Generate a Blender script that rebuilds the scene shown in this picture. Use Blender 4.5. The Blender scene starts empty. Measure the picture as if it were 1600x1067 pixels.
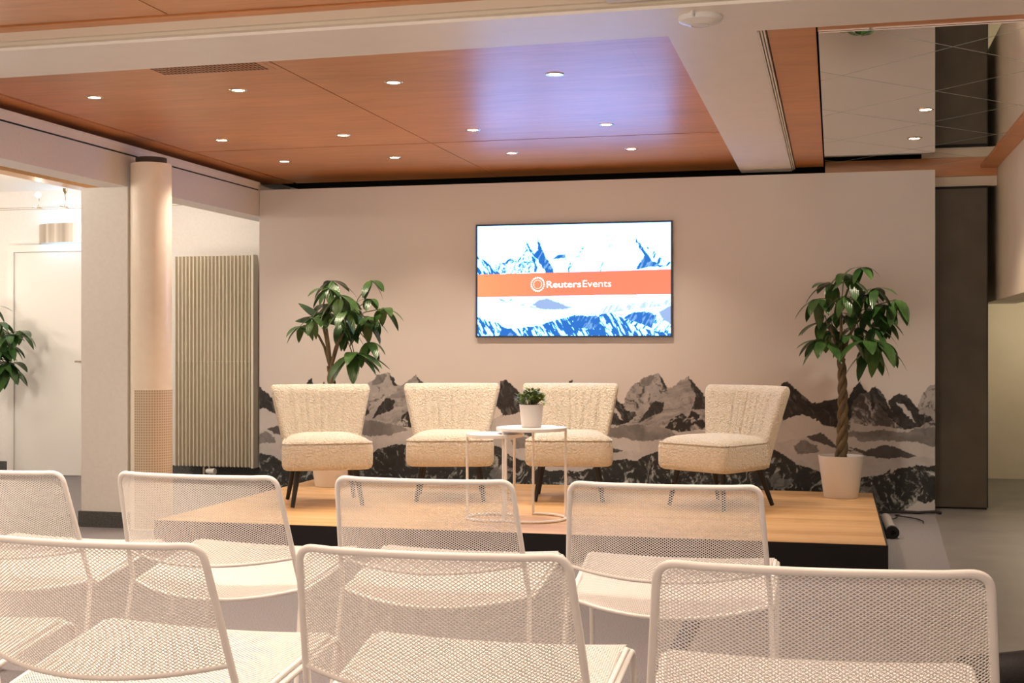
import bpy, bmesh, math, random
import numpy as np
from mathutils import Vector, Matrix
random.seed(7)
C = bpy.context.scene.collection
PI = math.pi
V = Vector

# ------------------------------------------------------------------ camera
CAM_H = 1.13
FPX = 2055.0
YAW = math.radians(13.75)
cd = bpy.data.cameras.new('camera'); cam = bpy.data.objects.new('camera', cd); C.objects.link(cam)
cam.location = (0, 0, CAM_H); cam.rotation_euler = (PI/2, 0, YAW)
cd.sensor_fit = 'HORIZONTAL'; cd.sensor_width = 36.0; cd.lens = 36.0*FPX/1600.0
cd.shift_y = (541-533.5)/1600.0; cd.clip_start = 0.05; cd.clip_end = 60
bpy.context.scene.camera = cam

# ------------------------------------------------------------------ materials
def mat(name, base=(.8, .8, .8), rough=.5, metal=0, spec=.5, emit=None, es=0, coat=0):
    m = bpy.data.materials.new(name); m.use_nodes = True
    b = m.node_tree.nodes['Principled BSDF']
    b.inputs['Base Color'].default_value = (*base, 1); b.inputs['Roughness'].default_value = rough
    b.inputs['Metallic'].default_value = metal; b.inputs['Specular IOR Level'].default_value = spec
    b.inputs['Coat Weight'].default_value = coat
    if emit:
        b.inputs['Emission Color'].default_value = (*emit, 1); b.inputs['Emission Strength'].default_value = es
    return m
def nd(m, t, **k):
    n = m.node_tree.nodes.new(t)
    for a, v in k.items():
        if a in n.inputs: n.inputs[a].default_value = v
        else: setattr(n, a, v)
    return n
def ln(m, a, ao, b, bi): m.node_tree.links.new(a.outputs[ao], b.inputs[bi])
def bsdf(m): return m.node_tree.nodes['Principled BSDF']
def coords(m, scale=(1, 1, 1), rot=(0, 0, 0), src='Object'):
    t = nd(m, 'ShaderNodeTexCoord'); p = nd(m, 'ShaderNodeMapping')
    p.inputs['Scale'].default_value = scale; p.inputs['Rotation'].default_value = rot
    ln(m, t, src, p, 'Vector'); return p
def noise(m, p, scale, detail=4, rough=.55, dist=0):
    n = nd(m, 'ShaderNodeTexNoise'); n.inputs['Scale'].default_value = scale; n.inputs['Detail'].default_value = detail
    n.inputs['Roughness'].default_value = rough; n.inputs['Distortion'].default_value = dist
    ln(m, p, 'Vector', n, 'Vector'); return n
def ramp(m, src, so, stops):
    r = nd(m, 'ShaderNodeValToRGB'); e = r.color_ramp.elements
    while len(e) > 2: e.remove(e[-1])
    for i, (p, c) in enumerate(stops):
        if i < 2: e[i].position = p; e[i].color = (*c, 1)
        else: q = e.new(p); q.color = (*c, 1)
    ln(m, src, so, r, 'Fac'); return r
def bump(m, src, so, strength, dist):
    b = nd(m, 'ShaderNodeBump'); b.inputs['Strength'].default_value = strength; b.inputs['Distance'].default_value = dist
    ln(m, src, so, b, 'Height'); ln(m, b, 'Normal', bsdf(m), 'Normal'); return b
def noisy(name, c1, c2, scale, rough=.7, bs=0, bd=.002, map_scale=(1, 1, 1), detail=4, lo=.3, hi=.7, **k):
    m = mat(name, c1, rough, **k); p = coords(m, map_scale); n = noise(m, p, scale, detail)
    r = ramp(m, n, 'Fac', [(lo, c1), (hi, c2)]); ln(m, r, 'Color', bsdf(m), 'Base Color')
    if bs: bump(m, n, 'Fac', bs, bd)
    return m

M = {}
M['carpet'] = noisy('grey_carpet', (.17, .155, .16), (.34, .315, .32), 200, .95, .8, .004, detail=3, spec=.1)
M['screed'] = noisy('smooth_floor', (.18, .165, .15), (.25, .23, .21), 2.2, .42, .05, .002)
M['plaster'] = noisy('white_plaster', (.78, .75, .72), (.82, .79, .76), 60, .75, .25, .003)
M['rough_plaster'] = noisy('rough_plaster', (.84, .80, .74), (.88, .84, .78), 38, .85, .35, .004)
M['beam'] = noisy('beam_paint', (.85, .79, .72), (.88, .82, .75), 8, .38)
M['cream'] = mat('cream_paint', (.68, .60, .48), .4)
M['black'] = mat('matt_black', (.012, .011, .012), .6, spec=.3)
M['void'] = mat('dark_void', (.008, .008, .01), .9, spec=.05)
M['soot'] = noisy('charcoal_carpet', (.06, .062, .06), (.13, .13, .125), 120, .95, .6, .003)
M['olive'] = noisy('olive_panel', (.085, .066, .042), (.11, .088, .058), 5, .5)
M['bulk'] = noisy('bulkhead_paint', (.74, .64, .50), (.82, .72, .57), 2.5, .55)
M['white_metal'] = mat('white_powder_coat', (.84, .80, .76), .38)
M['white_top'] = mat('white_laminate', (.86, .85, .84), .3)
M['pot'] = mat('white_pot_plastic', (.80, .76, .72), .45)
M['soil'] = noisy('potting_soil', (.02, .014, .01), (.05, .035, .025), 90, .95, .9, .01)
M['leg'] = mat('black_lacquered_wood', (.010, .009, .009), .5)
M['plastic'] = mat('white_plastic', (.78, .76, .73), .35)
M['steel'] = noisy('brushed_steel_painted_glints', (.50, .44, .37), (.92, .87, .80), 18, .3, map_scale=(1, 1, .01), metal=1)  # pale and dark vertical streaks imitate lamp reflections in the brushed metal
M['chrome'] = mat('chrome_ring', (.72, .62, .5), .2, metal=1)
M['rad'] = mat('radiator_enamel', (.72, .66, .53), .4)
M['door'] = mat('door_paint', (.80, .78, .74), .4)
M['bulb'] = mat('lamp_lens', (1, .9, .7), .3, emit=(1, .78, .45), es=38)
M['cool'] = mat('cool_tube_light', (1, 1, 1), .3, emit=(.38, .68, 1), es=4.5)
M['wood_strip'] = noisy('orange_wood_strip', (.42, .20, .06), (.55, .28, .10), 30, .4, map_scale=(6, .6, 6))
M['rubber'] = mat('black_rubber', (.015, .014, .014), .55)
M['nylon'] = noisy('black_nylon', (.010, .009, .010), (.028, .022, .022), 160, .6, .4, .002)
M['pipe'] = mat('grey_cardboard_tube', (.36, .33, .30), .6)

def wood_ceiling():
    m = mat('varnished_cherry_veneer', (.5, .2, .09), .34, spec=.6)
    p = coords(m, (1.0, 7, 7)); n1 = noise(m, p, 1.8, 7, .6, 1.6)
    p2 = coords(m, (.6, 1.6, 1)); n2 = noise(m, p2, 1.3, 3, .5, .3)
    r1 = ramp(m, n1, 'Fac', [(.3, (.60, .23, .075)), (.52, (.68, .285, .10)), (.72, (.75, .34, .13))])
    mx = nd(m, 'ShaderNodeMix', data_type='RGBA', blend_type='MULTIPLY'); mx.inputs[0].default_value = 1
    r2 = ramp(m, n2, 'Fac', [(.3, (.86, .84, .82)), (.7, (1.06, 1.04, 1.02))])
    ln(m, r1, 'Color', mx, 6); ln(m, r2, 'Color', mx, 7); ln(m, mx, 2, bsdf(m), 'Base Color')
    return m
M['cherry'] = wood_ceiling()
def deck_mat():
    m = mat('oak_laminate', (.6, .38, .18), .36)
    p = coords(m, (1, 1, 1))
    br = nd(m, 'ShaderNodeTexBrick'); br.offset = .37; br.inputs['Scale'].default_value = 1
    br.inputs['Brick Width'].default_value = 1.3; br.inputs['Row Height'].default_value = .064
    br.inputs['Mortar Size'].default_value = .0009; br.inputs['Color1'].default_value = (.60, .345, .145, 1)
    br.inputs['Color2'].default_value = (.75, .48, .235, 1); br.inputs['Mortar'].default_value = (.34, .19, .08, 1)
    ln(m, p, 'Vector', br, 'Vector')
    pg = coords(m, (1.6, 30, 1)); n = noise(m, pg, 3, 6, .6, .5)
    r = ramp(m, n, 'Fac', [(.3, (.78, .74, .70)), (.7, (1.1, 1.1, 1.1))])
    mx = nd(m, 'ShaderNodeMix', data_type='RGBA', blend_type='MULTIPLY'); mx.inputs[0].default_value = 1
    ln(m, br, 'Color', mx, 6); ln(m, r, 'Color', mx, 7); ln(m, mx, 2, bsdf(m), 'Base Color'); return m
M['deck'] = deck_mat()
def boucle():
    m = mat('cream_boucle', (.82, .70, .53), .95, spec=.15)
    p = coords(m); v = nd(m, 'ShaderNodeTexVoronoi'); v.inputs['Scale'].default_value = 84
    n = noise(m, p, 60, 3); 
    dm = nd(m, 'ShaderNodeMix', data_type='VECTOR'); dm.inputs[0].default_value = .035
    ln(m, p, 'Vector', dm, 4); ln(m, n, 'Color', dm, 5); ln(m, dm, 1, v, 'Vector')
    r = ramp(m, v, 'Distance', [(.05, (.94, .88, .77)), (.75, (.82, .72, .57))])
    ln(m, r, 'Color', bsdf(m), 'Base Color')
    b = nd(m, 'ShaderNodeBump'); b.invert = True; b.inputs['Strength'].default_value = 1.0; b.inputs['Distance'].default_value = .013
    ln(m, v, 'Distance', b, 'Height'); ln(m, b, 'Normal', bsdf(m), 'Normal')
    bsdf(m).inputs['Sheen Weight'].default_value = .3
    return m
M['boucle'] = boucle()
def leaf_mat(name, a, b_, rough):
    m = mat(name, a, rough); p = coords(m); n = noise(m, p, 7, 2)
    r = ramp(m, n, 'Fac', [(.35, a), (.65, b_)]); ln(m, r, 'Color', bsdf(m), 'Base Color')
    w = nd(m, 'ShaderNodeTexWave'); w.inputs['Scale'].default_value = 26; w.inputs['Distortion'].default_value = 1.5
    ln(m, p, 'Vector', w, 'Vector'); bump(m, w, 'Fac', .25, .004)
    return m
M['leaf'] = leaf_mat('money_tree_leaf', (.020, .060, .015), (.062, .135, .030), .28)
M['leaf2'] = leaf_mat('small_shrub_leaf', (.14, .22, .06), (.42, .52, .17), .4)
M['bark'] = noisy('braided_bark', (.09, .065, .035), (.22, .16, .085), 40, .85, .8, .006, map_scale=(1, 1, .25))
M['stem'] = noisy('green_stem', (.06, .075, .03), (.12, .12, .05), 30, .6)
def attr_mat(name, emission=False):
    m = mat(name, (.8, .8, .8), .62, spec=.25); a = nd(m, 'ShaderNodeAttribute'); a.attribute_name = 'print'
    if emission:
        ln(m, a, 'Color', bsdf(m), 'Emission Color'); bsdf(m).inputs['Emission Strength'].default_value = 1
        bsdf(m).inputs['Base Color'].default_value = (.01, .01, .01, 1); bsdf(m).inputs['Roughness'].default_value = .25
    else: ln(m, a, 'Color', bsdf(m), 'Base Color')
    return m
M['print'] = attr_mat('printed_backdrop_fabric'); M['screen'] = attr_mat('lit_screen', True)
def mirror_mat():
    m = mat('bevelled_mirror', (.90, .90, .87), .015, metal=1)
    t = nd(m, 'ShaderNodeTexCoord'); s = nd(m, 'ShaderNodeSeparateXYZ'); ln(m, t, 'Object', s, 'Vector')
    def mth(op, a, b=None, bv=None):
        n = nd(m, 'ShaderNodeMath', operation=op)
        m.node_tree.links.new(a, n.inputs[0])
        if b is not None: m.node_tree.links.new(b, n.inputs[1])
        if bv is not None: n.inputs[1].default_value = bv
        return n.outputs[0]
    ky = mth('MULTIPLY', s.outputs['Y'], bv=.909)
    masks = []
    for op, off in (('ADD', .16), ('SUBTRACT', -.044)):
        q = mth(op, s.outputs['X'], ky); q = mth('ADD', q, bv=40+off); q = mth('FRACT', mth('DIVIDE', q, bv=.891))
        q = mth('ABSOLUTE', mth('SUBTRACT', q, bv=.5)); masks.append(mth('LESS_THAN', q, bv=.0055))
    k = mth('MAXIMUM', masks[0], masks[1])
    mx = nd(m, 'ShaderNodeMix', data_type='RGBA'); m.node_tree.links.new(k, mx.inputs[0])
    mx.inputs[6].default_value = (.90, .90, .87, 1); mx.inputs[7].default_value = (.46, .53, .46, 1)
    ln(m, mx, 2, bsdf(m), 'Base Color')
    m.node_tree.links.new(mth('ADD', mth('MULTIPLY', k, bv=-1), bv=1), bsdf(m).inputs['Metallic'])
    r = mth('MULTIPLY', k, bv=.25); r2 = mth('ADD', r, bv=.012); m.node_tree.links.new(r2, bsdf(m).inputs['Roughness'])
    return m
M['mirror'] = mirror_mat()
def column_mat():
    m = noisy('column_paint', (.88, .77, .62), (.92, .82, .67), 14, .32)
    return m
M['column'] = column_mat()
def perforated():
    m = mat('perforated_cover', (.7, .58, .42), .45); t = nd(m, 'ShaderNodeTexCoord'); mp = nd(m, 'ShaderNodeMapping')
    mp.inputs['Scale'].default_value = (1, 1, 1); ln(m, t, 'UV', mp, 'Vector')
    br = nd(m, 'ShaderNodeTexBrick'); br.offset = 0; br.inputs['Scale'].default_value = 1
    br.inputs['Brick Width'].default_value = .016; br.inputs['Row Height'].default_value = .016; br.inputs['Mortar Size'].default_value = .0035
    br.inputs['Color1'].default_value = (.44, .33, .21, 1); br.inputs['Color2'].default_value = (.44, .33, .21, 1); br.inputs['Mortar'].default_value = (.70, .58, .43, 1)
    ln(m, mp, 'Vector', br, 'Vector'); ln(m, br, 'Color', bsdf(m), 'Base Color'); return m
M['perf'] = perforated()

# ------------------------------------------------------------------ mesh helpers
class MB:
    def __init__(s): s.v = []; s.f = []; s.uv = None
    def add(s, vs, fs):
        o = len(s.v); s.v += [tuple(x) for x in vs]; s.f += [tuple(i+o for i in f) for f in fs]; return s
    def box(s, x0, x1, y0, y1, z0, z1):
        vs = [(x, y, z) for z in (z0, z1) for y in (y0, y1) for x in (x0, x1)]
        return s.add(vs, [(0, 2, 3, 1), (4, 5, 7, 6), (0, 1, 5, 4), (2, 6, 7, 3), (0, 4, 6, 2), (1, 3, 7, 5)])
    def tube(s, pts, r, n=8, closed=False, cap=True):
        pts = [V(p) for p in pts]; k = len(pts)
        rs = r if isinstance(r, (list, tuple)) else [r]*k
        tans = []
        for i in range(k):
            a = pts[(i-1) % k] if (closed or i > 0) else pts[0]; b = pts[(i+1) % k] if (closed or i < k-1) else pts[-1]
            tans.append((b-a).normalized())
        t0 = tans[0]; nrm = t0.cross(V((0, 0, 1)))
        if nrm.length < .1: nrm = t0.cross(V((1, 0, 0)))
        nrm.normalize(); vs = []
        for i in range(k):
            if i:
                ax = tans[i-1].cross(tans[i]); l = ax.length
                if l > 1e-7: nrm = Matrix.Rotation(math.atan2(l, tans[i-1].dot(tans[i])), 3, ax/l) @ nrm
            nrm = (nrm-tans[i]*nrm.dot(tans[i])).normalized(); bn = tans[i].cross(nrm)
            for j in range(n):
                a = 2*PI*j/n; vs.append(pts[i]+(nrm*math.cos(a)+bn*math.sin(a))*rs[i])
        fs = []
        for i in range(k if closed else k-1):
            i2 = (i+1) % k
            for j in range(n):
                j2 = (j+1) % n; fs.append((i*n+j, i*n+j2, i2*n+j2, i2*n+j))
        if cap and not closed:
            fs.append(tuple(range(n-1, -1, -1))); fs.append(tuple((k-1)*n+j for j in range(n)))
        return s.add(vs, fs)
    def lathe(s, prof, c=(0, 0), n=40, a0=0, a1=2*PI):
        full = abs(a1-a0-2*PI) < 1e-6; m_ = n if full else n+1; vs = []
        for r, z in prof:
            for j in range(m_):
                a = a0+(a1-a0)*j/n; vs.append((c[0]+r*math.cos(a), c[1]+r*math.sin(a), z))
        fs = []
        for i in range(len(prof)-1):
            for j in range(n):
                j2 = (j+1) % m_ if full else j+1
                fs.append((i*m_+j, i*m_+j2, (i+1)*m_+j2, (i+1)*m_+j))
        return s.add(vs, fs)
    def loops(s, ls, cap0=True, cap1=True):
        n = len(ls[0]); vs = [p for l in ls for p in l]; fs = []
        for i in range(len(ls)-1):
            for j in range(n):
                j2 = (j+1) % n; fs.append((i*n+j, i*n+j2, (i+1)*n+j2, (i+1)*n+j))
        if cap0: fs.append(tuple(range(n-1, -1, -1)))
        if cap1: fs.append(tuple((len(ls)-1)*n+j for j in range(n)))
        return s.add(vs, fs)
    def sphere(s, c, r, n=16):
        prof = [(max(1e-5, r*math.sin(PI*i/n)), c[2]-r*math.cos(PI*i/n)) for i in range(n+1)]
        return s.lathe(prof, c[:2], n)
    def build(s, name, m, parent=None, smooth=False, bevel=0, sharp=35):
        me = bpy.data.meshes.new(name); me.from_pydata(s.v, [], s.f); me.materials.append(m)
        if smooth:
            me.polygons.foreach_set('use_smooth', [True]*len(me.polygons))
            bm = bmesh.new(); bm.from_mesh(me); bmesh.ops.recalc_face_normals(bm, faces=bm.faces)
            lim = math.radians(sharp)
            for e in bm.edges:
                if len(e.link_faces) == 2 and e.calc_face_angle(0) > lim: e.smooth = False
            bm.to_mesh(me); bm.free()
        else:
            bm = bmesh.new(); bm.from_mesh(me); bmesh.ops.recalc_face_normals(bm, faces=bm.faces)
            if bevel: bmesh.ops.bevel(bm, geom=list(bm.edges), offset=bevel, segments=2, affect='EDGES', profile=.6)
            bm.to_mesh(me); bm.free()
        o = bpy.data.objects.new(name, me); C.objects.link(o)
        if parent is not None: o.parent = parent
        return o
def fillet(pts, r, n=6):
    out = [V(pts[0])]
    for i in range(1, len(pts)-1):
        a, b, c = V(pts[i-1]), V(pts[i]), V(pts[i+1]); rr = r[i] if isinstance(r, (list, tuple)) else r
        u, w = (a-b), (c-b); d = min(rr, u.length*.48, w.length*.48)
        p, q = b+u.normalized()*d, b+w.normalized()*d
        for k in range(n+1):
            t = k/n; out.append(p*(1-t)**2+b*2*t*(1-t)+q*t*t)
    out.append(V(pts[-1])); return out
def box(x0, x1, y0, y1, z0, z1): return MB().box(x0, x1, y0, y1, z0, z1)
def tag(o, label, cat, group=None):
    o['label'] = label; o['category'] = cat
    if group: o['group'] = group
    return o
def thing(name, label, cat, loc=(0, 0, 0), rz=0, group=None):
    o = bpy.data.objects.new(name, None); C.objects.link(o); o.empty_display_size = .1
    o.location = loc; o.rotation_euler = (0, 0, rz); return tag(o, label, cat, group)
def struct(name, mb, m, parent=None, **k):
    o = mb.build(name, m, parent, **k)
    if parent is None: o['kind'] = 'structure'
    return o
def dup(root, loc, rz, label, group=None):
    r = root.copy(); C.objects.link(r); r.location = loc; r.rotation_euler = (0, 0, rz); r['label'] = label
    if group: r['group'] = group
    for ch in list(root.children):
        c = ch.copy(); C.objects.link(c); c.parent = r
        for g in list(ch.children):
            d = g.copy(); C.objects.link(d); d.parent = c
    return r

# ------------------------------------------------------------------ numpy noise
def _hash(ix, iy, seed):
    h = np.sin(ix*127.1+iy*311.7+seed*74.7)*43758.5453
    return h-np.floor(h)
def vnoise(x, y, seed=0):
    ix, iy = np.floor(x), np.floor(y); fx, fy = x-ix, y-iy
    fx = fx*fx*(3-2*fx); fy = fy*fy*(3-2*fy)
    a, b = _hash(ix, iy, seed), _hash(ix+1, iy, seed); c, d = _hash(ix, iy+1, seed), _hash(ix+1, iy+1, seed)
    return (a*(1-fx)+b*fx)*(1-fy)+(c*(1-fx)+d*fx)*fy
def fbm(x, y, seed=0, o=5):
    t = 0; a = .5; s = 0
    for i in range(o):
        t = t+a*vnoise(x*2**i, y*2**i, seed+i*3); s += a; a *= .55
    return t/s
def inside(px, py, poly):
    r = np.zeros(px.shape, bool); n = len(poly)
    for i in range(n):
        (x1, y1), (x2, y2) = poly[i], poly[(i+1) % n]
        if y1 == y2: continue
        c = ((y1 > py) != (y2 > py)) & (px < (x2-x1)*(py-y1)/(y2-y1)+x1)
        r ^= c
    return r

# ================================================================== SETTING
ZC = 2.42
# floor: carpet left of a seam, smooth floor to the right
mb = MB(); mb.add([(-9.2, -4, 0), (.325, -4, 0), (.335, 4.958, 0), (.364, 6.43, 0), (.575, 7.0, 0), (.659, 9.18, 0), (.68, 12.1, 0), (-9.2, 12.1, 0)], [tuple(range(8))])
struct('floor', mb, M['carpet'])
mb = MB(); mb.add([(.325, -4, 0), (3.2, -4, 0), (3.2, 12.1, 0), (.68, 12.1, 0), (.659, 9.18, 0), (.575, 7.0, 0), (.364, 6.43, 0), (.335, 4.958, 0)], [tuple(range(8))])
struct('floor_smooth', mb, M['screed'])
# ceiling slab above everything and the veneer panels under it
struct('ceiling', box(-9.2, 3.2, -4, 12.1, ZC+.14, ZC+.2), M['void'])
G = .0035
def panel(name, x0, x1, y0, y1, z=ZC, gy=.0035, gr=.0035): struct(name, box(x0+G, x1-gr, y0+gy, y1-gy, z, z+.018), M['cherry'])
YE = 9.72
for i, (a, b) in enumerate([(-4.133, -2.482), (-2.482, -.86), (-.86, -.60)]):
    panel('ceiling_panel', a, b, 5.1, 7.985, ZC, .010, .0035 if i == 0 else -.003); panel('ceiling_panel', a, b, 7.985, YE, ZC, .010, .0035 if i == 0 else -.003)
panel('ceiling_panel', -4.42, -4.16, 5.2, YE)
struct('ceiling_groove', box(-4.16, -4.133, 5.2, YE, ZC+.008, ZC+.03), M['wood_strip'])
for a, b in [(-4.40, -2.515), (-2.515, -.86), (-.86, 1.2)]: panel('ceiling_panel', a, b, 1.2, 4.655)
panel('ceiling_panel', -4.40, 1.2, 4.68, 4.86)
panel('ceiling_panel', -4.40, 1.2, -4, 1.2)
struct('ceiling_groove', box(-4.4, 1.2, 4.655, 4.68, ZC+.008, ZC+.03), M['wood_strip'])
panel('ceiling_panel', -.262, -.066, 5.05, 9.45, 2.385)
panel('ceiling_panel', -.066, 1.10, 5.05, 5.392, 2.385)
struct('ceiling_right', box(1.1, 3.2, -4, 12.1, 2.42, 2.44), M['plaster'])
struct('ceiling_backing', box(-.60, 1.12, 5.2, YE, 2.425, 2.45), M['void'])
struct('ceiling_dark', box(-4.27, 1.03, YE, 10.36, ZC, ZC+.03), M['void'])
# painted beams
def skew(o0, o1, f0, f1, z0, z1, xa=-4.26, xb=3.0):
    m_ = MB(); q4 = [(xa, o0), (xb, o1), (xb, f1), (xa, f0)]
    return m_.loops([[(x, y, z) for x, y in q4] for z in (z0, z1)])
struct('trim_1', skew(4.83, 4.74, 5.317, 5.118, 2.36, 2.50), M['beam'])
struct('trim_2', box(-.637, -.292, 5.15, 9.45, 2.3603, 2.50), M['beam'])
for i in range(3): struct('trim_3', box(-.292+.0105*i, -.285+.0105*i, 5.245, 9.45, 2.362+.005*i, 2.50), M['beam'])
struct('trim_4', skew(4.795, 4.705, 4.83, 4.74, 2.372, 2.50), M['cream'])
struct('trim_4', skew(4.775, 4.685, 4.795, 4.705, 2.385, 2.50), M['cream'])
struct('trim_5', box(-.645, -.637, 5.245, 9.45, 2.372, 2.50), M['beam'])
# left beam with cornice, pillar, column
struct('wall_left', box(-4.42, -4.265, -4, 10.26, 2.122, 2.36), M['plaster'])
struct('wall_left', box(-4.45, -4.42, -4, 10.26, 2.122, 2.52), M['plaster'])
mb = MB(); mb.box(-4.42, -4.252, -4, 9.28, 2.326, 2.362); mb.box(-4.42, -4.246, -4, 9.28, 2.362, 2.379)
struct('trim_6', mb, M['beam'])
struct('trim_7', box(-4.265, -4.262, -4, 9.28, 2.318, 2.326), M['black'])
struct('wall_pillar', box(-4.588, -4.266, 7.375, 7.80, 0, 2.122), M['rough_plaster'])
struct('baseboard_pillar', box(-4.60, -4.256, 7.36, 7.81, 0, .098), M['soot'])
CX, CY_, CR = -4.128, 7.42, .125
col = MB().lathe([(CR, 0), (CR, 2.262)], (CX, CY_), 48).build('wall_column', M['column'], smooth=True); col['kind'] = 'structure'
MB().lathe([(CR-.03, 2.262), (CR-.03, 2.30), (.001, 2.30)], (CX, CY_), 40).build('column_shadow_disc', mat('painted_shadow_brown', (.07, .05, .04), .8), col, smooth=True)  # dark disc stands in for the shadow above the column top
MB().lathe([(CR, 2.262), (.002, 2.262)], (CX, CY_), 40).build('column_top', M['column'], col)
# perforated duct cover on the lower column
a0, a1 = math.radians(-112), math.radians(35); n = 30; R2 = CR+.004
me = bpy.data.meshes.new('perforated_cover'); vs = []; fs = []
for j in range(n+1):
    a = a0+(a1-a0)*j/n
    for z in (.01, .86): vs.append((CX+R2*math.cos(a), CY_+R2*math.sin(a), z))
for j in range(n): fs.append((2*j, 2*j+2, 2*j+3, 2*j+1))
me.from_pydata(vs, [], fs); uvl = me.uv_layers.new(name='UVMap')
for lp in me.loops:
    vi = lp.vertex_index; uvl.data[lp.index].uv = ((vi//2)/n*(a1-a0)*R2, vs[vi][2])
me.materials.append(M['perf']); pc = bpy.data.objects.new('perforated_cover', me); C.objects.link(pc); pc.parent = col
sm = pc.modifiers.new('thick', 'SOLIDIFY'); sm.thickness = .004
# left room
struct('wall_back', box(-9.2, -4.27, 10.26, 10.36, 0, 2.55), M['plaster'])
struct('baseboard_back', box(-6.16, -4.27, 10.245, 10.26, 0, .112), M['soot'])
struct('baseboard_back', box(-9.2, -7.09, 10.245, 10.26, 0, .112), M['soot'])
struct('wall_far_left', box(-9.3, -9.2, -4, 10.36, 0, 2.55), M['plaster'])
struct('ceiling_left', box(-9.2, -4.42, -4, 10.26, 2.50, 2.55), M['plaster'])
struct('trim_8', box(-5.97, -5.82, 4.2, 10.26, 2.40, 2.50), M['wood_strip'])
d = struct('door_1', box(-7.02, -6.20, 10.225, 10.258, .004, 1.955), M['door'])
mb = MB(); mb.box(-7.085, -7.022, 10.21, 10.26, 0, 2.02); mb.box(-6.198, -6.135, 10.21, 10.26, 0, 2.02); mb.box(-7.022, -6.198, 10.21, 10.26, 1.958, 2.02)
mb.build('door_frame', M['door'], d)
mb2 = MB(); mb2.tube(fillet([(-6.27, 10.225, 1.0), (-6.27, 10.175, 1.0), (-6.39, 10.175, 1.0)], .02), .009)
mb2.build('door_handle', M['chrome'], d, smooth=True)
# dark space behind the backdrop, corridor on the right
struct('wall_behind', box(-4.27, 1.03, 10.36, 10.42, 0, 2.55), M['void'])
struct('wall_corridor_side', box(.98, 1.03, 9.66, 11.9, 0, 2.42), M['olive'])
struct('wall_corridor_end', box(.6, 3.2, 11.9, 12.0, 0, 2.55), M['bulk'])
struct('wall_right', box(3.0, 3.1, -4, 12, 0, 2.55), M['plaster'])
# stair bulkhead hanging over the corridor, chamfered underneath
mb = MB(); prof = [(1.10, 2.42), (1.10, 1.452), (1.34, 1.452), (1.60, 1.62), (1.60, 2.42)]
mb.loops([[(x, y, z) for x, z in prof] for y in (3.6, 10.6)])
struct('wall_bulkhead', mb, M['bulk'])
struct('trim_9', box(.99, 1.098, 5.25, 10.2, 2.368, 2.42), M['cherry'])
struct('trim_10', box(-.06, 1.098, 9.64, 9.70, 2.315, 2.42), M['cherry'])
struct('trim_11', box(.60, 1.098, 9.645, 9.70, 2.245, 2.313), M['bulk'])

# ================================================================== CEILING THINGS
o = struct('mirror_backing', box(-.06, .99, 5.392, 9.64, 2.386, 2.42), M['void'])
cm = box(-.06, .988, 5.394, 9.638, 2.380, 2.385).build('ceiling_mirror', M['mirror'])
tag(cm, 'mirrored ceiling field with a diamond pattern of joint lines', 'mirror')
o.parent = None
def downlight(x, y, z, label):
    t = thing('downlight', label, 'ceiling light', (x, y, z), 0, 'recessed ceiling downlights')
    return t
dl = thing('downlight', '', 'ceiling light', (0, 0, ZC), 0, 'recessed ceiling downlights')
MB().lathe([(.031, -.0012), (.033, -.004), (.043, -.0035), (.046, 0.0), (.031, .0)], n=28).build('trim_ring', M['chrome'], dl, smooth=True)
MB().lathe([(.0005, -.0018), (.031, -.0016), (.031, 0)], n=24).build('lens', M['bulb'], dl, smooth=True)
cols = [-3.72, -2.912, -2.09, -1.285]; rows = [6.105, 7.56, 8.53]
cn = ['first', 'second', 'third', 'fourth']
rn = ['row nearest the white cross beam', 'middle row of the four-light rows', 'row nearest the mountain backdrop']
spots = []
first = True
for j, y in enumerate(rows):
    for i, x in enumerate(cols):
        lab = 'round recessed downlight, %s from the left wall in the %s' % (cn[i], rn[j])
        if first: dl.location = (x, y, ZC); dl['label'] = lab; first = False
        else: dup(dl, (x, y, ZC), 0, lab)
        spots.append((x, y, ZC-.03))
for y, nm in ((7.26, 'farther from'), (8.25, 'closer to')):
    dup(dl, (.47, y, 2.380), 0, 'round recessed downlight set in the mirrored ceiling, the one %s the backdrop' % nm)
    spots.append((.47, y, 2.35))
# access point / detector on the beam crossing
ap = thing('smoke_detector', 'white round disc unit on the beam crossing under a short cable', 'detector', (-.485, 4.94, 2.36))
MB().lathe([(.082, 0), (.084, -.008), (.078, -.018), (.05, -.028), (.034, -.031), (.033, -.029), (.031, -.031), (.0005, -.032)], n=40).build('cover', M['plastic'], ap, smooth=True)
MB().lathe([(.0335, -.0312), (.0335, -.033), (.031, -.033), (.031, -.0312)], n=36).build('ring', M['cream'], ap, smooth=True)
MB().tube(fillet([(-.02, -.10, .008), (-.02, -.10, -.012), (-.015, -.075, -.012)], .01), .006).build('cable', M['plastic'], ap, smooth=True)
tag(box(-.80, -.33, 4.655, 4.722, 2.375, 2.42).build('cable_trunking', M['cream'], bevel=.003), 'cream cable trunking along the near edge of the cross beam', 'trunking')
# vent grille in the veneer
vt = thing('ceiling_vent', 'perforated timber air grille in the veneer ceiling beside the cross beam', 'vent', (-2.82, 5.60, ZC))
box(-.30, .30, -.085, .085, -.0012, .008).build('vent_plate', M['cherry'], vt)
mb = MB()
for i in range(27):
    for k in range(4):
        x = -.26+i*.02; y = -.06+k*.04; s = .007
        mb.box(x-s, x+s, y-.015, y+.015, -.0018, -.0011)
mb.build('vent_slots', mat('dark_timber_slot', (.13, .06, .025), .8), vt)

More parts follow.
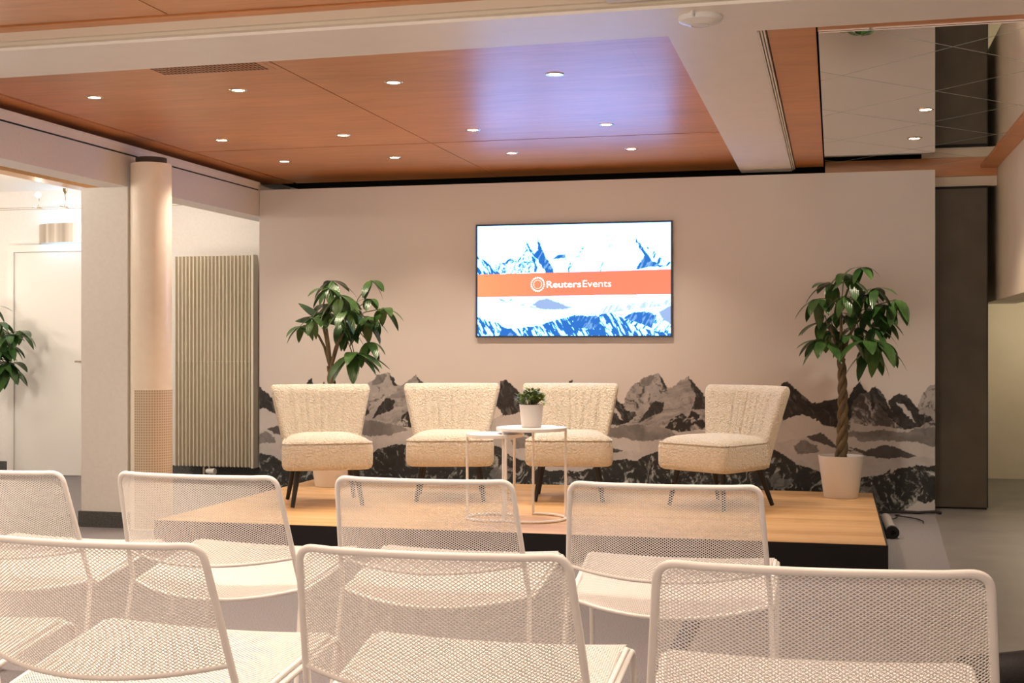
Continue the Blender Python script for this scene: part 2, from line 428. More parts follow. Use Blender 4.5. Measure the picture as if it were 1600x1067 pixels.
# ================================================================== BACKDROP (print)
def P2X(px, py, Y=9.3):
    c, s = math.cos(YAW), math.sin(YAW); a = (px-800)/FPX; b = -(py-541)/FPX
    ry = s*a+c; return ((c*a-s)/ry*Y, CAM_H+b/ry*Y)
BX0, BX1, BZ = -4.262, .664, 2.322
PER = 2.007
xs = np.linspace(BX0, BX1, 1080); zs = np.concatenate([np.linspace(0.0, .99, 216), [1.2, 1.6, 2.0, BZ]])
Xg, Zg = np.meshgrid(xs, zs)
WALL = np.array([.70, .655, .62])
col_ = np.ones(Xg.shape+(3,))*WALL
jx = (fbm(Xg*14, Zg*14, 5)-.5)*.035; jz = (fbm(Xg*14, Zg*14, 11)-.5)*.03
jx2 = (fbm(Xg*60, Zg*60, 15, 3)-.5)*.016; jz2 = (fbm(Xg*60, Zg*60, 21, 3)-.5)*.016
XJ, ZJ = Xg+jx+jx2, Zg+jz+jz2
c3 = lambda L: [(930+x/5.926, 570+y/5.926) for x, y in L]
c4 = lambda L: [(1200+x/4.444, 570+y/4.444) for x, y in L]
wx = (fbm(Xg*9, Zg*9, 41)-.5)*.25; wz = (fbm(Xg*9, Zg*9, 43)-.5)*.25
n_f = fbm((Xg+wx)*30, (Zg+wz)*30, 31, 5)
n_m = fbm((Xg+wx)*9, (Zg+wz)*9, 33, 5)
n_str = fbm((Xg+.5*Zg+wx*.5)*55, (Zg-.3*Xg)*14, 35, 4)       # down-slope streaks
n_str2 = fbm((Xg-.7*Zg+wx)*40, (Zg+.4*Xg)*12, 37, 4)
n_lay = fbm((Xg)*7, (Zg-.25*Xg+wz*.3)*55, 39, 4)          # strata
ridge = 1-np.abs(2*fbm((Xg+wx)*22, (Zg+wz)*22, 51, 4)-1)
def sstep(a, b, x): t = np.clip((x-a)/(b-a), 0, 1); return t*t*(3-2*t)
def tone(v): return v[..., None]*np.array([1.0, .955, .93])
S = {}
S['snow'] = tone(.50+.16*(n_m-.5)+.10*(n_f-.5))
S['light'] = tone(.56+.08*(n_m-.5)+.05*(n_str-.5))
S['lrock'] = tone(.40+.30*(n_m-.5)-.26*sstep(.56, .70, n_f)+.06*(n_str-.5))
S['strata'] = tone(.33+.34*(n_lay-.5)+.10*(n_str-.5)-.10*sstep(.6, .7, n_f))
S['dark'] = tone(.035+.10*sstep(.55, .8, n_str)+.05*(n_f-.4))
S['dsnow'] = tone(.035+.42*sstep(.55, .66, n_f)*sstep(.35, .6, n_str))
S['streak'] = tone(.05+.42*sstep(.42, .62, n_str)*sstep(.3, .6, n_m)+.08*n_f)
S['cloud'] = tone(.21+.26*(n_m-.45))
S['hill'] = tone(.085+.05*(n_m-.5))
S['mid'] = tone(.20+.18*(n_f-.5))
S['front'] = tone(.022+.03*n_f+.36*sstep(.55, .68, n_str2)*sstep(.42, .58, n_m)+.34*sstep(.62, .74, n_str)*sstep(.42, .6, n_f))*np.array([.93, 1.0, .99])
S['teal'] = tone(.16+.22*(n_str2-.5)+.1*(n_f-.5))*np.array([.95, 1.0, 1.0])
def paint(poly, style, rep=True, jit=True):
    pw = [P2X(*p) for p in poly]
    xx, zz = (XJ, ZJ) if jit else (Xg, Zg)
    for k in (range(-2, 3) if rep else (0,)):
        m_ = inside(xx, zz, [(x+k*PER, z) for x, z in pw]); col_[m_] = S[style][m_]
paint(c3([(200, 420), (240, 380), (280, 300), (310, 240), (365, 175), (410, 165), (450, 110), (520, 95), (585, 85), (620, 130), (660, 200), (700, 210), (740, 230), (760, 560), (500, 600), (150, 600)]), 'lrock')
paint(c3([(450, 110), (520, 95), (560, 110), (500, 190), (430, 205), (415, 180)]), 'mid')
paint(c3([(585, 85), (620, 130), (668, 210), (630, 215), (605, 150)]), 'dark')
paint(c3([(400, 530), (480, 420), (560, 330), (660, 250), (760, 180), (860, 105), (900, 150), (940, 210), (1000, 255), (1080, 430), (1100, 600), (650, 620)]), 'strata')
paint(c3([(860, 105), (900, 150), (985, 240), (1040, 300), (1060, 420), (900, 410), (940, 290), (890, 210)]), 'dark')
paint(c3([(400, 530), (480, 420), (560, 325), (640, 360), (620, 440), (500, 490)]), 'dark')
paint(c3([(120, 600), (150, 400), (190, 320), (240, 380), (260, 420), (330, 440), (290, 500), (240, 540)]), 'dsnow')
# spike mountain and its shoulders
paint(c4([(500, 450), (560, 260), (600, 150), (640, 115), (690, 190), (745, 140), (800, 210), (850, 290), (930, 400), (960, 470), (700, 490), (540, 450)]), 'streak')
paint(c4([(700, 190), (745, 140), (800, 210), (870, 330), (960, 455), (880, 400), (800, 300), (760, 260), (720, 330)]), 'dark')
paint(c4([(520, 330), (600, 150), (640, 115), (690, 190), (640, 200), (600, 250), (570, 380), (510, 410)]), 'dark')
paint(c4([(830, 240), (910, 205), (960, 210), (1000, 260), (1040, 310), (1060, 370), (1130, 350), (1140, 380), (1060, 430), (960, 458), (880, 350)]), 'dark')
paint(c4([(885, 260), (940, 275), (1000, 350), (1030, 420), (960, 345)]), 'light')
# snow basin
rect = [(880, 655), (940, 662), (1000, 668), (1040, 672), (1100, 674), (1180, 672), (1230, 652), (1290, 664), (1340, 676), (1342, 900), (880, 900)]
paint(rect, 'snow')
paint(c3([(650, 600), (700, 510), (800, 450), (860, 500), (900, 430), (980, 480), (1040, 590), (960, 610), (780, 620)]), 'dsnow')
paint(c4([(110, 385), (60, 300), (85, 130), (130, 115), (200, 180), (280, 240), (300, 262), (350, 265), (400, 245), (470, 235), (530, 210), (560, 235), (540, 400), (470, 435), (400, 420), (310, 370), (230, 350)]), 'dark')
paint(c4([(60, 400), (110, 385), (230, 352), (310, 372), (400, 422), (470, 440), (470, 520), (360, 480), (260, 510), (60, 540)]), 'light')
paint(c3([(130, 640), (150, 600), (250, 555), (400, 545), (540, 575), (700, 600), (760, 650), (600, 690), (450, 705), (200, 685)]), 'cloud')
paint(c4([(520, 470), (700, 455), (820, 460), (1000, 470), (1150, 440), (1150, 560), (900, 535), (640, 540), (600, 500)]), 'cloud')
paint(c4([(530, 500), (600, 500), (660, 540), (760, 520), (900, 530), (1040, 540), (1160, 570), (1160, 640), (1030, 640), (680, 610), (560, 590)]), 'light')
paint(c4([(540, 565), (680, 605), (760, 570), (820, 553), (880, 570), (960, 610), (1040, 635), (960, 650), (780, 645), (660, 625)]), 'hill')
paint(c4([(260, 500), (370, 470), (420, 510), (480, 565), (560, 590), (640, 610), (560, 600), (440, 575), (300, 520)]), 'hill')
paint(c4([(170, 560), (250, 520), (340, 560), (350, 610), (200, 620)]), 'mid')
fr = [(935, 728), (947, 722), (974, 717), (994, 718), (1018, 708), (1038, 703), (1060, 704), (1090, 700), (1130, 705), (1170, 700), (1213, 703), (1229, 714), (1245, 725), (1281, 736), (1300, 745), (1344, 747), (1380, 741), (1391, 731)]
paint(fr+[(1391, 1100), (935, 1100)], 'front')
paint(c4([(0, 800), (60, 740), (100, 790), (180, 800), (140, 850), (40, 860)]), 'teal')
paint(c4([(640, 850), (720, 830), (800, 960), (840, 1010), (760, 960)]), 'teal')
paint(c4([(860, 735), (1000, 705), (880, 790), (700, 850), (640, 840)]), 'dsnow')
paint(c4([(955, 1010), (1030, 950), (1080, 965), (1160, 935), (1180, 1030), (955, 1020)]), 'light', rep=False)
nx, nz = len(xs), len(zs)
vv = np.stack([Xg.ravel(), np.full(Xg.size, 9.30), Zg.ravel()], 1)
idx = np.arange(nx*nz).reshape(nz, nx)
q = np.stack([idx[:-1, :-1], idx[:-1, 1:], idx[1:, 1:], idx[1:, :-1]], -1).reshape(-1, 4)
me = bpy.data.meshes.new('stage_backdrop')
ex = [(BX0, 9.36, 0), (BX1, 9.36, 0), (BX1, 9.36, BZ), (BX0, 9.36, BZ), (BX0, 9.30, 0), (BX1, 9.30, 0), (BX1, 9.30, BZ), (BX0, 9.30, BZ)]
b0 = nx*nz
fs = q.tolist()+[[b0+i for i in f] for f in ((1, 0, 3, 2), (5, 1, 2, 6), (0, 4, 7, 3), (3, 7, 6, 2), (0, 1, 5, 4))]
me.from_pydata(vv.tolist()+ex, [], fs)
at = me.attributes.new('print', 'FLOAT_COLOR', 'POINT')
rgba = np.ones((b0+8, 4), np.float32); rgba[:b0, :3] = np.clip(col_.reshape(-1, 3), .012, .9); rgba[b0:, :3] = WALL
at.data.foreach_set('color', rgba.ravel()); me.materials.append(M['print'])
bd = bpy.data.objects.new('stage_backdrop', me); C.objects.link(bd)
tag(bd, 'wide beige backdrop wall printed with grey mountains along its foot', 'backdrop')

# ================================================================== TELEVISION
TX0, TX1, TZ0, TZ1 = -2.542, -1.105, 1.194, 2.018
tv = thing('television', 'wall-mounted television showing blue mountains and an orange title band', 'television', (0, 0, 0))
mb = MB(); e = .012
mb.box(TX0, TX1, 9.285, 9.30, TZ0, TZ1)
mb.build('housing', M['black'], tv)
mb = MB(); mb.box(TX0, TX1, 9.272, 9.285, TZ0, TZ0+e); mb.box(TX0, TX1, 9.272, 9.285, TZ1-e, TZ1); mb.box(TX0, TX0+e, 9.272, 9.285, TZ0+e, TZ1-e); mb.box(TX1-e, TX1, 9.272, 9.285, TZ0+e, TZ1-e)
mb.build('bezel', mat('dark_blue_bezel', (.02, .03, .06), .3), tv)
sx0, sx1, sz0, sz1 = TX0+e, TX1-e, TZ0+e, TZ1-e
# picture: grid in crop pixels (78..1540, 115..945)
NU, NV = 560, 320
us = np.linspace(78, 1540, NU); vs_ = np.linspace(945, 112, NV); U, W_ = np.meshgrid(us, vs_)
pic = np.ones(U.shape+(3,))*np.array([1.05, 3.2, 8.0])
ux = U+(fbm(U/18, W_/18, 61, 4)-.5)*18; wy = W_+(fbm(U/18, W_/18, 67, 4)-.5)*18
sA = fbm((U+.6*W_)/16, (W_-.3*U)/60, 71, 4); sB = fbm((U-.55*W_)/14, (W_+.3*U)/60, 73, 4); nF = fbm(U/14, W_/14, 75, 4)
DB = np.array([.0, .17, .66]); LB = np.array([.20, .48, .92]); WH = np.array([1.05, 3.2, 8.0])
def mixc(a, b, t): return a*(1-t[..., None])+b*t[..., None]
ST = {'blue': mixc(np.ones(U.shape+(3,))*DB, np.ones(U.shape+(3,))*LB, sstep(.54, .66, sA)),
      'bstreak': mixc(np.ones(U.shape+(3,))*DB, np.ones(U.shape+(3,))*WH, sstep(.53, .60, sB)),
      'wstreak': mixc(np.ones(U.shape+(3,))*WH, np.ones(U.shape+(3,))*DB, sstep(.55, .64, sA)),
      'speck': mixc(np.ones(U.shape+(3,))*WH, np.ones(U.shape+(3,))*np.array([.10, .32, .75]), sstep(.52, .60, nF)),
      'pale': np.ones(U.shape+(3,))*np.array([.36, .52, .88]),
      'paler': mixc(np.ones(U.shape+(3,))*np.array([.62, .8, 1.3]), np.ones(U.shape+(3,))*WH, sstep(.45, .6, sA))}
def pp(poly, st):
    m_ = inside(ux, wy, poly); pic[m_] = ST[st][m_]
pp([(60, 330), (130, 370), (190, 420), (255, 480), (60, 480)], 'bstreak')
pp([(180, 410), (250, 395), (380, 360), (400, 470), (250, 475)], 'speck')
pp([(258, 400), (335, 358), (348, 375), (280, 408)], 'blue')
pp([(375, 392), (412, 310), (450, 228), (490, 290), (530, 350), (545, 470), (370, 470)], 'speck')
pp([(375, 395), (412, 310), (450, 228), (470, 300), (430, 330), (395, 390)], 'wstreak')
pp([(450, 228), (490, 290), (528, 350), (530, 420), (500, 370), (470, 310)], 'bstreak')
pp([(545, 210), (575, 290), (605, 350), (640, 400), (668, 475), (610, 475), (580, 430), (560, 400), (540, 370), (510, 340), (545, 300)], 'blue')
pp([(515, 470), (522, 400), (540, 400), (535, 470)], 'blue')
pp([(655, 372), (700, 338), (750, 340), (755, 360), (700, 365)], 'blue')
pp([(740, 350), (800, 410), (802, 470), (780, 470), (770, 400)], 'wstreak')
pp([(830, 370), (890, 270), (905, 280), (860, 350)], 'speck')
pp([(1062, 190), (1082, 250), (1120, 275), (1080, 285)], 'paler')
pp([(985, 470), (1040, 395), (1055, 430), (1030, 470)], 'wstreak')
pp([(1272, 215), (1330, 290), (1400, 390), (1450, 420), (1500, 440), (1380, 435), (1285, 455), (1325, 390), (1350, 350), (1310, 300)], 'blue')
pp([(1360, 285), (1420, 330), (1480, 390), (1560, 410), (1560, 440), (1440, 420)], 'wstreak')
pp([(500, 712), (540, 682), (610, 664), (680, 690), (810, 737), (700, 750), (560, 745)], 'pale')
pp([(230, 650), (300, 690), (320, 700), (260, 680)], 'pale')
pp([(280, 655), (400, 690), (550, 745), (420, 712)], 'speck')
pp([(930, 790), (1080, 720), (1250, 710), (1400, 692), (1560, 680), (1560, 720), (1300, 745), (1120, 770), (1000, 800)], 'paler')
pp([(1170, 830), (1250, 775), (1380, 765), (1440, 800), (1560, 720), (1560, 960), (1300, 960)], 'wstreak')
pp([(1190, 815), (1260, 775), (1380, 770), (1430, 800), (1400, 890), (1320, 860)], 'blue')
pp([(1450, 770), (1560, 715), (1560, 870), (1490, 830)], 'pale')
pp([(60, 800), (150, 830), (240, 850), (290, 885), (350, 892), (440, 882), (560, 868), (600, 850), (700, 822), (830, 788), (900, 805), (1000, 792), (1100, 775), (1170, 800), (1210, 840), (1320, 890), (1560, 935), (1560, 990), (60, 990)], 'bstreak')
pp([(250, 905), (340, 890), (420, 960), (240, 960)], 'blue')
pp([(830, 795), (1010, 800), (1020, 860), (950, 900), (840, 880)], 'blue')
bandm = (W_ > 478-(U-78)*.0137) & (W_ < 652-(U-78)*.0082)
tb = np.clip((U-78)/700, 0, 1)[..., None]
pic[bandm] = (np.array([1.35, .40, .165])*(1-tb)+np.array([1.3, .265, .145])*tb)[bandm]
def S2W(x, y): return (sx0+(x-78)/1462*(sx1-sx0), sz1-(y-112)/833*(sz1-sz0))
gx = np.linspace(sx0, sx1, NU); gz = np.linspace(sz0, sz1, NV); GX, GZ = np.meshgrid(gx, gz)
me = bpy.data.meshes.new('screen'); idx = np.arange(NU*NV).reshape(NV, NU)
q = np.stack([idx[:-1, :-1], idx[:-1, 1:], idx[1:, 1:], idx[1:, :-1]], -1).reshape(-1, 4)
me.from_pydata(np.stack([GX.ravel(), np.full(GX.size, 9.281), GZ.ravel()], 1).tolist(), [], q.tolist())
at = me.attributes.new('print', 'FLOAT_COLOR', 'POINT'); rg = np.ones((NU*NV, 4), np.float32); rg[:, :3] = pic.reshape(-1, 3)
at.data.foreach_set('color', rg.ravel()); me.materials.append(M['screen'])
sc_ = bpy.data.objects.new('screen', me); C.objects.link(sc_); sc_.parent = tv
M['glyph'] = mat('lit_white_lettering', (.9, .9, .9), .5, emit=(1, 1, 1), es=2.2)
def text(body, x0, x1, yb, yt, bold):
    cu = bpy.data.curves.new('txt', 'FONT'); cu.body = body; cu.size = 1; cu.offset = bold; cu.extrude = 0.0; cu.resolution_u = 6
    ob = bpy.data.objects.new('txt', cu); C.objects.link(ob); bpy.context.view_layer.update()
    me = bpy.data.meshes.new_from_object(ob); bpy.data.objects.remove(ob)
    co = np.array([v.co[:] for v in me.vertices]); mn, mx = co.min(0), co.max(0)
    (wx0, wz0), (wx1, wz1) = S2W(x0, yb), S2W(x1, yt)
    for v in me.vertices:
        v.co = (wx0+(v.co.x-mn[0])/(mx[0]-mn[0])*(wx1-wx0), 9.2795, wz0+(v.co.y-mn[1])/(mx[1]-mn[1])*(wz1-wz0))
    me.materials.clear(); me.materials.append(M['glyph'])
    me.name = 'lettering'; o = bpy.data.objects.new('lettering', me); C.objects.link(o); o.parent = tv; return o
text('Reuters', 612, 874, 584, 534, .011); text('Events', 886, 1100, 582, 532, -.003)
mb = MB(); lcx, lcy = 544, 558
for k in range(20):
    a = 2*PI*k/20; big = .5+.5*math.cos(a-math.radians(70)) if math.cos(a-math.radians(70)) > math.cos(a-math.radians(250)) else .5+.5*math.cos(a-math.radians(250))
    for R, r0 in ((49, 3.0+3.6*big), (31, 2.2+1.6*(1-big))):
        cxp, cyp = lcx+R*math.cos(a), lcy-R*math.sin(a)*1.02; vs = []
        for j in range(10):
            b = 2*PI*j/10; x, z = S2W(cxp+r0*math.cos(b), cyp-r0*math.sin(b)); vs.append((x, 9.2795, z))
        mb.add(vs, [tuple(range(10))])
mb.build('ring_emblem', M['glyph'], tv)

# ================================================================== STAGE
st = thing('stage_platform', 'low stage platform with oak deck and black front fascia', 'stage', (-1.735, 7.92, 0))
box(-1.985, 1.985, -1.19, 1.19, .128, .15).build('deck', M['deck'], st)
mb = MB(); mb.box(-1.985, 1.985, -1.194, -1.19, .0, .1485); mb.box(1.985, 1.995, -1.194, 1.19, .0, .1495); mb.box(-1.989, -1.985, -1.194, 1.19, 0, .1485)
mb.build('fascia', M['black'], st)
box(-1.98, 1.98, -1.18, 1.18, 0, .128).build('substructure', M['void'], st)

# ================================================================== ARMCHAIRS (front = -Y)
def plan(hwf, hwr, yf, yr, r, n=10):
    pts = [(-hwf, yf), (hwf, yf), (hwr, yr), (-hwr, yr)]; out = []
    for i in range(4):
        a, b, c = V(pts[i-1]), V(pts[i]), V(pts[(i+1) % 4]); u, w = (a-b).normalized(), (c-b).normalized()
        p, q_ = b+u*r, b+w*r; nxt = V(pts[(i+1) % 4])
        for k in range(n+1):
            t = k/n; out.append(p*(1-t)**2+b*2*t*(1-t)+q_*t*t)
        n2 = c+(b-c).normalized()*r
        for k in range(1, 12): out.append(q_+(n2-q_)*k/12)
    return out
def make_armchair(label):
    t = thing('armchair', label, 'armchair', group='boucle armchairs on the stage')
    def ring(ins, z, dz=0):
        pl = plan(.282-ins, .235-ins, -.300+ins, .215-ins*.3, .075)
        return [(p.x, p.y, z+dz*max(0, -p.y)) for p in pl]
    mb = MB(); H0, H1 = .225, .392
    lv = [(.055, H0), (.022, H0+.004), (.008, H0+.014), (.001, H0+.034), (0, H0+.07), (0, H1-.03), (.003, H1-.012), (.010, H1-.002), (.016, H1)]
    mb.loops([ring(i, z) for i, z in lv]); mb.build('seat', M['boucle'], t, smooth=True, sharp=70)
    cu = MB(); ls = []
    for s, h in ((1, 0), (.985, .010), (.95, .019), (.88, .031), (.76, .042), (.55, .051), (.3, .055), (.08, .056)):
        base = ring(.014, H1-.004); ls.append([(x*s, -.06+(y+.06)*s, z+h) for x, y, z in base])
    cu.loops(ls); c = cu.build('cushion', M['boucle'], t, smooth=True, sharp=80)
    MB().tube([V(p)+V((0, 0, .002)) for p in ring(.006, H1-.002)], .0048, 6, closed=True).build('piping', M['boucle'], c, smooth=True)
    # back
    zt, zb = .735, .235; nu = 84; rowsz = []
    ks = 26
    for k in range(ks+1):
        v = k/ks; rowsz.append(zb+(zt-zb)*(1-(1-v)**1.6))
    ls = []
    for z in rowsz:
        v = (z-zb)/(zt-zb); hw = .222+.105*v**1.05
        s = max(0, (z-(zt-.052))/.052); f = math.sqrt(max(0, 1-s*s)) if s < 1 else 0
        f = max(f, .06); hw -= .030*(1-f)
        ym = .205+.135*v**1.15; th = (.115-.02*v)*f
        wrap = .050+.03*v
        fr_, bk = [], []
        for i in range(nu+1):
            u = -1+2*i/nu; au = abs(u)
            e_ = math.sqrt(max(0, 1-((au-.86)/.14)**2)) if au > .86 else 1
            x = u*hw; yb_ = ym-wrap*u*u
            ch = 0
            if au < .62 and v > .1:
                ch = .011*(abs(math.sin(PI*(u+.62)/1.24*8))**.6)*min(1, f*1.2)
            fr_.append((x, yb_-th/2*max(e_, .03)-ch, z)); bk.append((x, yb_+th/2*max(e_, .03), z))
        ls.append(fr_+bk[::-1])
    mb = MB(); mb.loops(ls); mb.build('backrest', M['boucle'], t, smooth=True, sharp=80)
    for sx, y0, y1 in ((-1, -.20, -.235), (1, -.20, -.235), (-1, .15, .235), (1, .15, .235)):
        MB().tube([(sx*.175, y0, .228), (sx*.212, y1, .004)], [.019, .0125], 14).build('leg', M['leg'], t, smooth=True)
    return t
A1 = make_armchair('cream boucle armchair at the left end, turned slightly inward, in front of a potted tree')
A1.location = (-3.10, 7.72, .15); A1.rotation_euler = (0, 0, math.radians(27))
dup(A1, (-2.40, 8.15, .15), math.radians(15), 'cream boucle armchair half hidden by the lower white side table')
dup(A1, (-1.655, 8.33, .15), math.radians(10), 'cream boucle armchair directly behind the small potted shrub, below the television')
dup(A1, (-.675, 8.16, .15), math.radians(-34), 'cream boucle armchair standing apart at the right, turned toward the others')

# ================================================================== SIDE TABLES
def side_table(name_label, x, y, R, h, angs, gap):
    t = thing('side_table', name_label, 'side table', (x, y, .15), 0, 'white nesting side tables')
    MB().lathe([(.001, h-.020), (R-.003, h-.020), (R, h-.017), (R, h-.003), (R-.003, h), (.001, h)], n=56).build('tabletop', M['white_top'], t, smooth=True)
    pts = []
    a0, a1 = gap
    for k in range(41):
        a = math.radians(a0+(a1-a0)*k/40); pts.append((R*.965*math.cos(a), R*.965*math.sin(a), .008))
    MB().tube(pts, .0078, 8).build('base_ring', M['white_metal'], t, smooth=True)
    for a in angs:
        a = math.radians(a); px, py = R*.965*math.cos(a), R*.965*math.sin(a)
        MB().tube([(px, py, .006), (px, py, h-.019)], .0075, 10).build('leg', M['white_metal'], t, smooth=True)
    return t
side_table('taller white round side table carrying a small potted shrub', -1.664, 7.265, .200, .523, (12, 100, 228), (-132, 102))
side_table('lower white round side table tucked under the taller one', -1.872, 7.235, .162, .486, (-170, 58, -52), (58, 310))

# ================================================================== PLANTS
def leaf(mb, base, d, up, L, Wd, droop, fold=.12):
    d = d.normalized(); side = d.cross(up)
    if side.length < .05: side = d.cross(V((1, 0, 0)))
    side.normalize(); n = 7; p = V(base); rows = []
    for i in range(n+1):
        t = i/n; w = Wd*(math.sin(PI*min(1, t*.96+.02)**.8))**.8*.5 if 0 < t < 1 else .0012
        nrm = side.cross(d).normalized()
        rows.append((p-side*w+nrm*w*fold, V(p), p+side*w+nrm*w*fold))
        d = (d+V((0, 0, -1))*droop/n).normalized(); side = (side-d*side.dot(d)).normalized(); p = p+d*(L/n)
    vs = [q_ for r in rows for q_ in r]; fs = []
    for i in range(n):
        for k in range(2): fs.append((i*3+k, i*3+k+1, (i+1)*3+k+1, (i+1)*3+k))
    mb.add(vs, fs)
def money_tree(label, x, y, z0, hubs, split, seed, rot=0, hide_pot=False, top=None):
    rnd = random.Random(seed)
    t = thing('potted_money_tree', label, 'potted plant', (x, y, z0), rot, 'potted money trees')
    MB().lathe([(.001, 0), (.104, 0), (.109, .006), (.144, .265), (.146, .272), (.141, .272), (.134, .262), (.125, .2)], n=44).build('pot', M['pot'], t, smooth=True)
    MB().lathe([(.001, .246), (.05, .249), (.1335, .244)], n=32).build('soil', M['soil'], t, smooth=True)
    tz0, tz1 = .235, split
    tr = MB()
    for k in range(3):
        pts = []
        for i in range(46):
            f = i/45; a = 2*PI*k/3+f*PI*5.2; r = .021-.006*f
            pts.append((r*math.cos(a)+.012*math.sin(f*3), r*math.sin(a), tz0+(tz1-tz0)*f))
        tr.tube(pts, [.022-.008*i/45 for i in range(46)], 8)
    ends = []
    tops = top or [(-.09, .02, split+.16), (-.01, -.03, split+.20), (.08, .02, split+.17)]
    for k, e_ in enumerate(tops):
        b = V((.012*math.sin(3), 0, tz1-.01)); m_ = b.lerp(V(e_), .5)+V((0, 0, .03))
        tr.tube([b, b.lerp(m_, .5), m_, V(e_)], [.014, .012, .010, .008], 8); ends.append(V(e_))
    tr.build('trunk', M['bark'], t, smooth=True, sharp=80)
    fo = MB(); pt = MB()
    for (dx, dz, dirx, L) in hubs:
        dy = rnd.uniform(-.16, .16) if abs(dx) < .25 else rnd.uniform(-.09, .09)
        h = V((dx, dy, dz)); src = min(ends, key=lambda q_: (q_-h).length)
        mid = src.lerp(h, .5)+V((0, 0, .045)); pt.tube([src, src.lerp(mid, .6)+V((0, 0, .01)), mid, h], .0035, 6)
        out = V((dx+dirx, dy, .0)); 
        if out.length < .02: out = V((rnd.uniform(-1, 1), rnd.uniform(-1, 1), 0))
        a0 = math.atan2(out.y, out.x); nl = rnd.choice((5, 5, 6))
        for k in range(nl):
            a = a0+(k-(nl-1)/2)*math.radians(rnd.uniform(50, 62))
            el = math.radians(rnd.uniform(-78, -22) if dz < (.84 if z0 == 0 else .80) else rnd.uniform(-46, 16)); dd = V((math.cos(a)*math.cos(el), math.sin(a)*math.cos(el), math.sin(el)))
            leaf(fo, h, dd, V((0, 0, 1)), L*rnd.uniform(.8, 1.1), L*rnd.uniform(.30, .37), rnd.uniform(.7, 1.6))
    if seed == 5:
        for a_, b_ in ((-.13, .09), (.13, -.02), (-.1, .0)):
            leaf(fo, V((-.07, 0, 1.17)), V((a_, .02, b_)), V((0, 1, 0)), .22, .05, .1)
    pt.build('stalks', M['stem'], t, smooth=True)
    fo.build('foliage', M['leaf'], t, smooth=True, sharp=60)
    return t
k7 = .00416
def h7(x, y, ddx, L=.17): return ((1220+x/4.85-1313)*k7, CAM_H-(400+y/4.85-541)*k7-.15, ddx, L)
RH = [h7(600, 95, .02, .16), h7(480, 135, -.05, .18), h7(370, 205, -.15, .21), h7(285, 325, -.2, .21), h7(475, 310, -.02, .18), h7(700, 250, .12, .19), h7(850, 335, .2, .22),
      h7(770, 370, .15, .19), h7(315, 500, -.2, .22), h7(760, 480, .15, .19), h7(310, 625, -.12, .22), h7(640, 640, .03, .25), h7(730, 650, .12, .25), h7(680, 700, .05, .26), h7(330, 640, -.1, .24), h7(500, 600, -.05, .19),
      h7(560, 430, .02, .19), h7(430, 430, -.08, .18), h7(600, 300, .05, .18), h7(660, 400, .1, .19), h7(400, 560, -.1, .2), h7(580, 540, .05, .2), h7(540, 200, 0, .17), h7(690, 540, .1, .19)]
RT = [(-.09, .02, 1.14), (.0, -.03, 1.20), (.09, .02, 1.12), (-.06, -.04, 1.0), (.08, .03, 1.0)]
money_tree('potted money tree with a braided trunk at the right end of the stage', .045, 8.80, .15, RH, .90, 3, top=RT)
k6 = .00438
def h6(x, y, ddx, L=.18): return ((420+x/4.85-512)*k6, CAM_H-(390+y/4.85-541)*k6-.15, ddx, L)
LH = [h6(440, 220, -.08, .22), h6(480, 290, .03, .19), h6(720, 215, .15, .19), h6(790, 370, .15, .15), h6(870, 440, .15, .19), h6(450, 370, -.1, .22), h6(235, 575, -.15, .17),
      h6(345, 515, -.1, .17), h6(540, 545, -.02, .21), h6(690, 545, .1, .21), h6(670, 780, .02, .28), h6(640, 800, -.03, .27), h6(755, 700, .12, .19), h6(580, 340, .1, .23), h6(730, 500, .15, .2), h6(420, 470, -.06, .19), h6(600, 440, 0, .2),
      h6(520, 380, -.02, .2), h6(640, 460, .08, .2), h6(560, 600, .04, .2), h6(380, 400, -.1, .19)]
LT = [(-.10, .02, 1.06), (-.02, -.03, 1.12), (.07, .02, 1.06), (.12, -.02, 1.1), (-.05, -.05, 1.18)]
money_tree('potted money tree behind the leftmost armchair, its pot mostly hidden', -3.43, 8.66, .15, LH, .84, 5, top=LT)
money_tree('potted money tree by the white door beyond the pillar, only leaf tips showing', -7.02, 9.72, 0, [(a, b-.02, c, d) for a, b, c, d in RH], .90, 9, rot=.3, top=RT)
# small shrub on the taller table
sh = thing('potted_shrub', 'small leafy green shrub in a white pot on the taller side table', 'potted plant', (-1.664, 7.262, .673))
MB().lathe([(.001, 0), (.052, 0), (.056, .004), (.0685, .124), (.0695, .128), (.066, .128), (.062, .12)], n=40).build('pot', M['pot'], sh, smooth=True)
MB().lathe([(.001, .119), (.063, .116)], n=24).build('soil', M['soil'], sh, smooth=True)
fo = MB(); stm = MB(); rnd = random.Random(4)
for k in range(58):
    a = rnd.uniform(0, 2*PI); r = .066*math.sqrt(rnd.random()); hz = .128+.088*(1-.55*(r/.07)**2)*rnd.uniform(.35, 1.0)
    c = V((r*1.08*math.cos(a), r*1.08*math.sin(a), hz)); stm.tube([(c.x*.4, c.y*.4, .117), c.lerp(V((c.x*.4, c.y*.4, .117)), .4)+V((0, 0, .004)), c], .0014, 5)
    for j in range(8):
        b = rnd.uniform(0, 2*PI); el = rnd.uniform(-.3, 1.2)
        leaf(fo, c+V((rnd.uniform(-.008, .008), rnd.uniform(-.008, .008), rnd.uniform(-.014, .006))), V((math.cos(b)*math.cos(el), math.sin(b)*math.cos(el), math.sin(el))), V((0, 0, 1)), rnd.uniform(.022, .032), rnd.uniform(.014, .019), .5)
stm.build('twigs', M['stem'], sh); fo.build('foliage', M['leaf2'], sh, smooth=True, sharp=60)

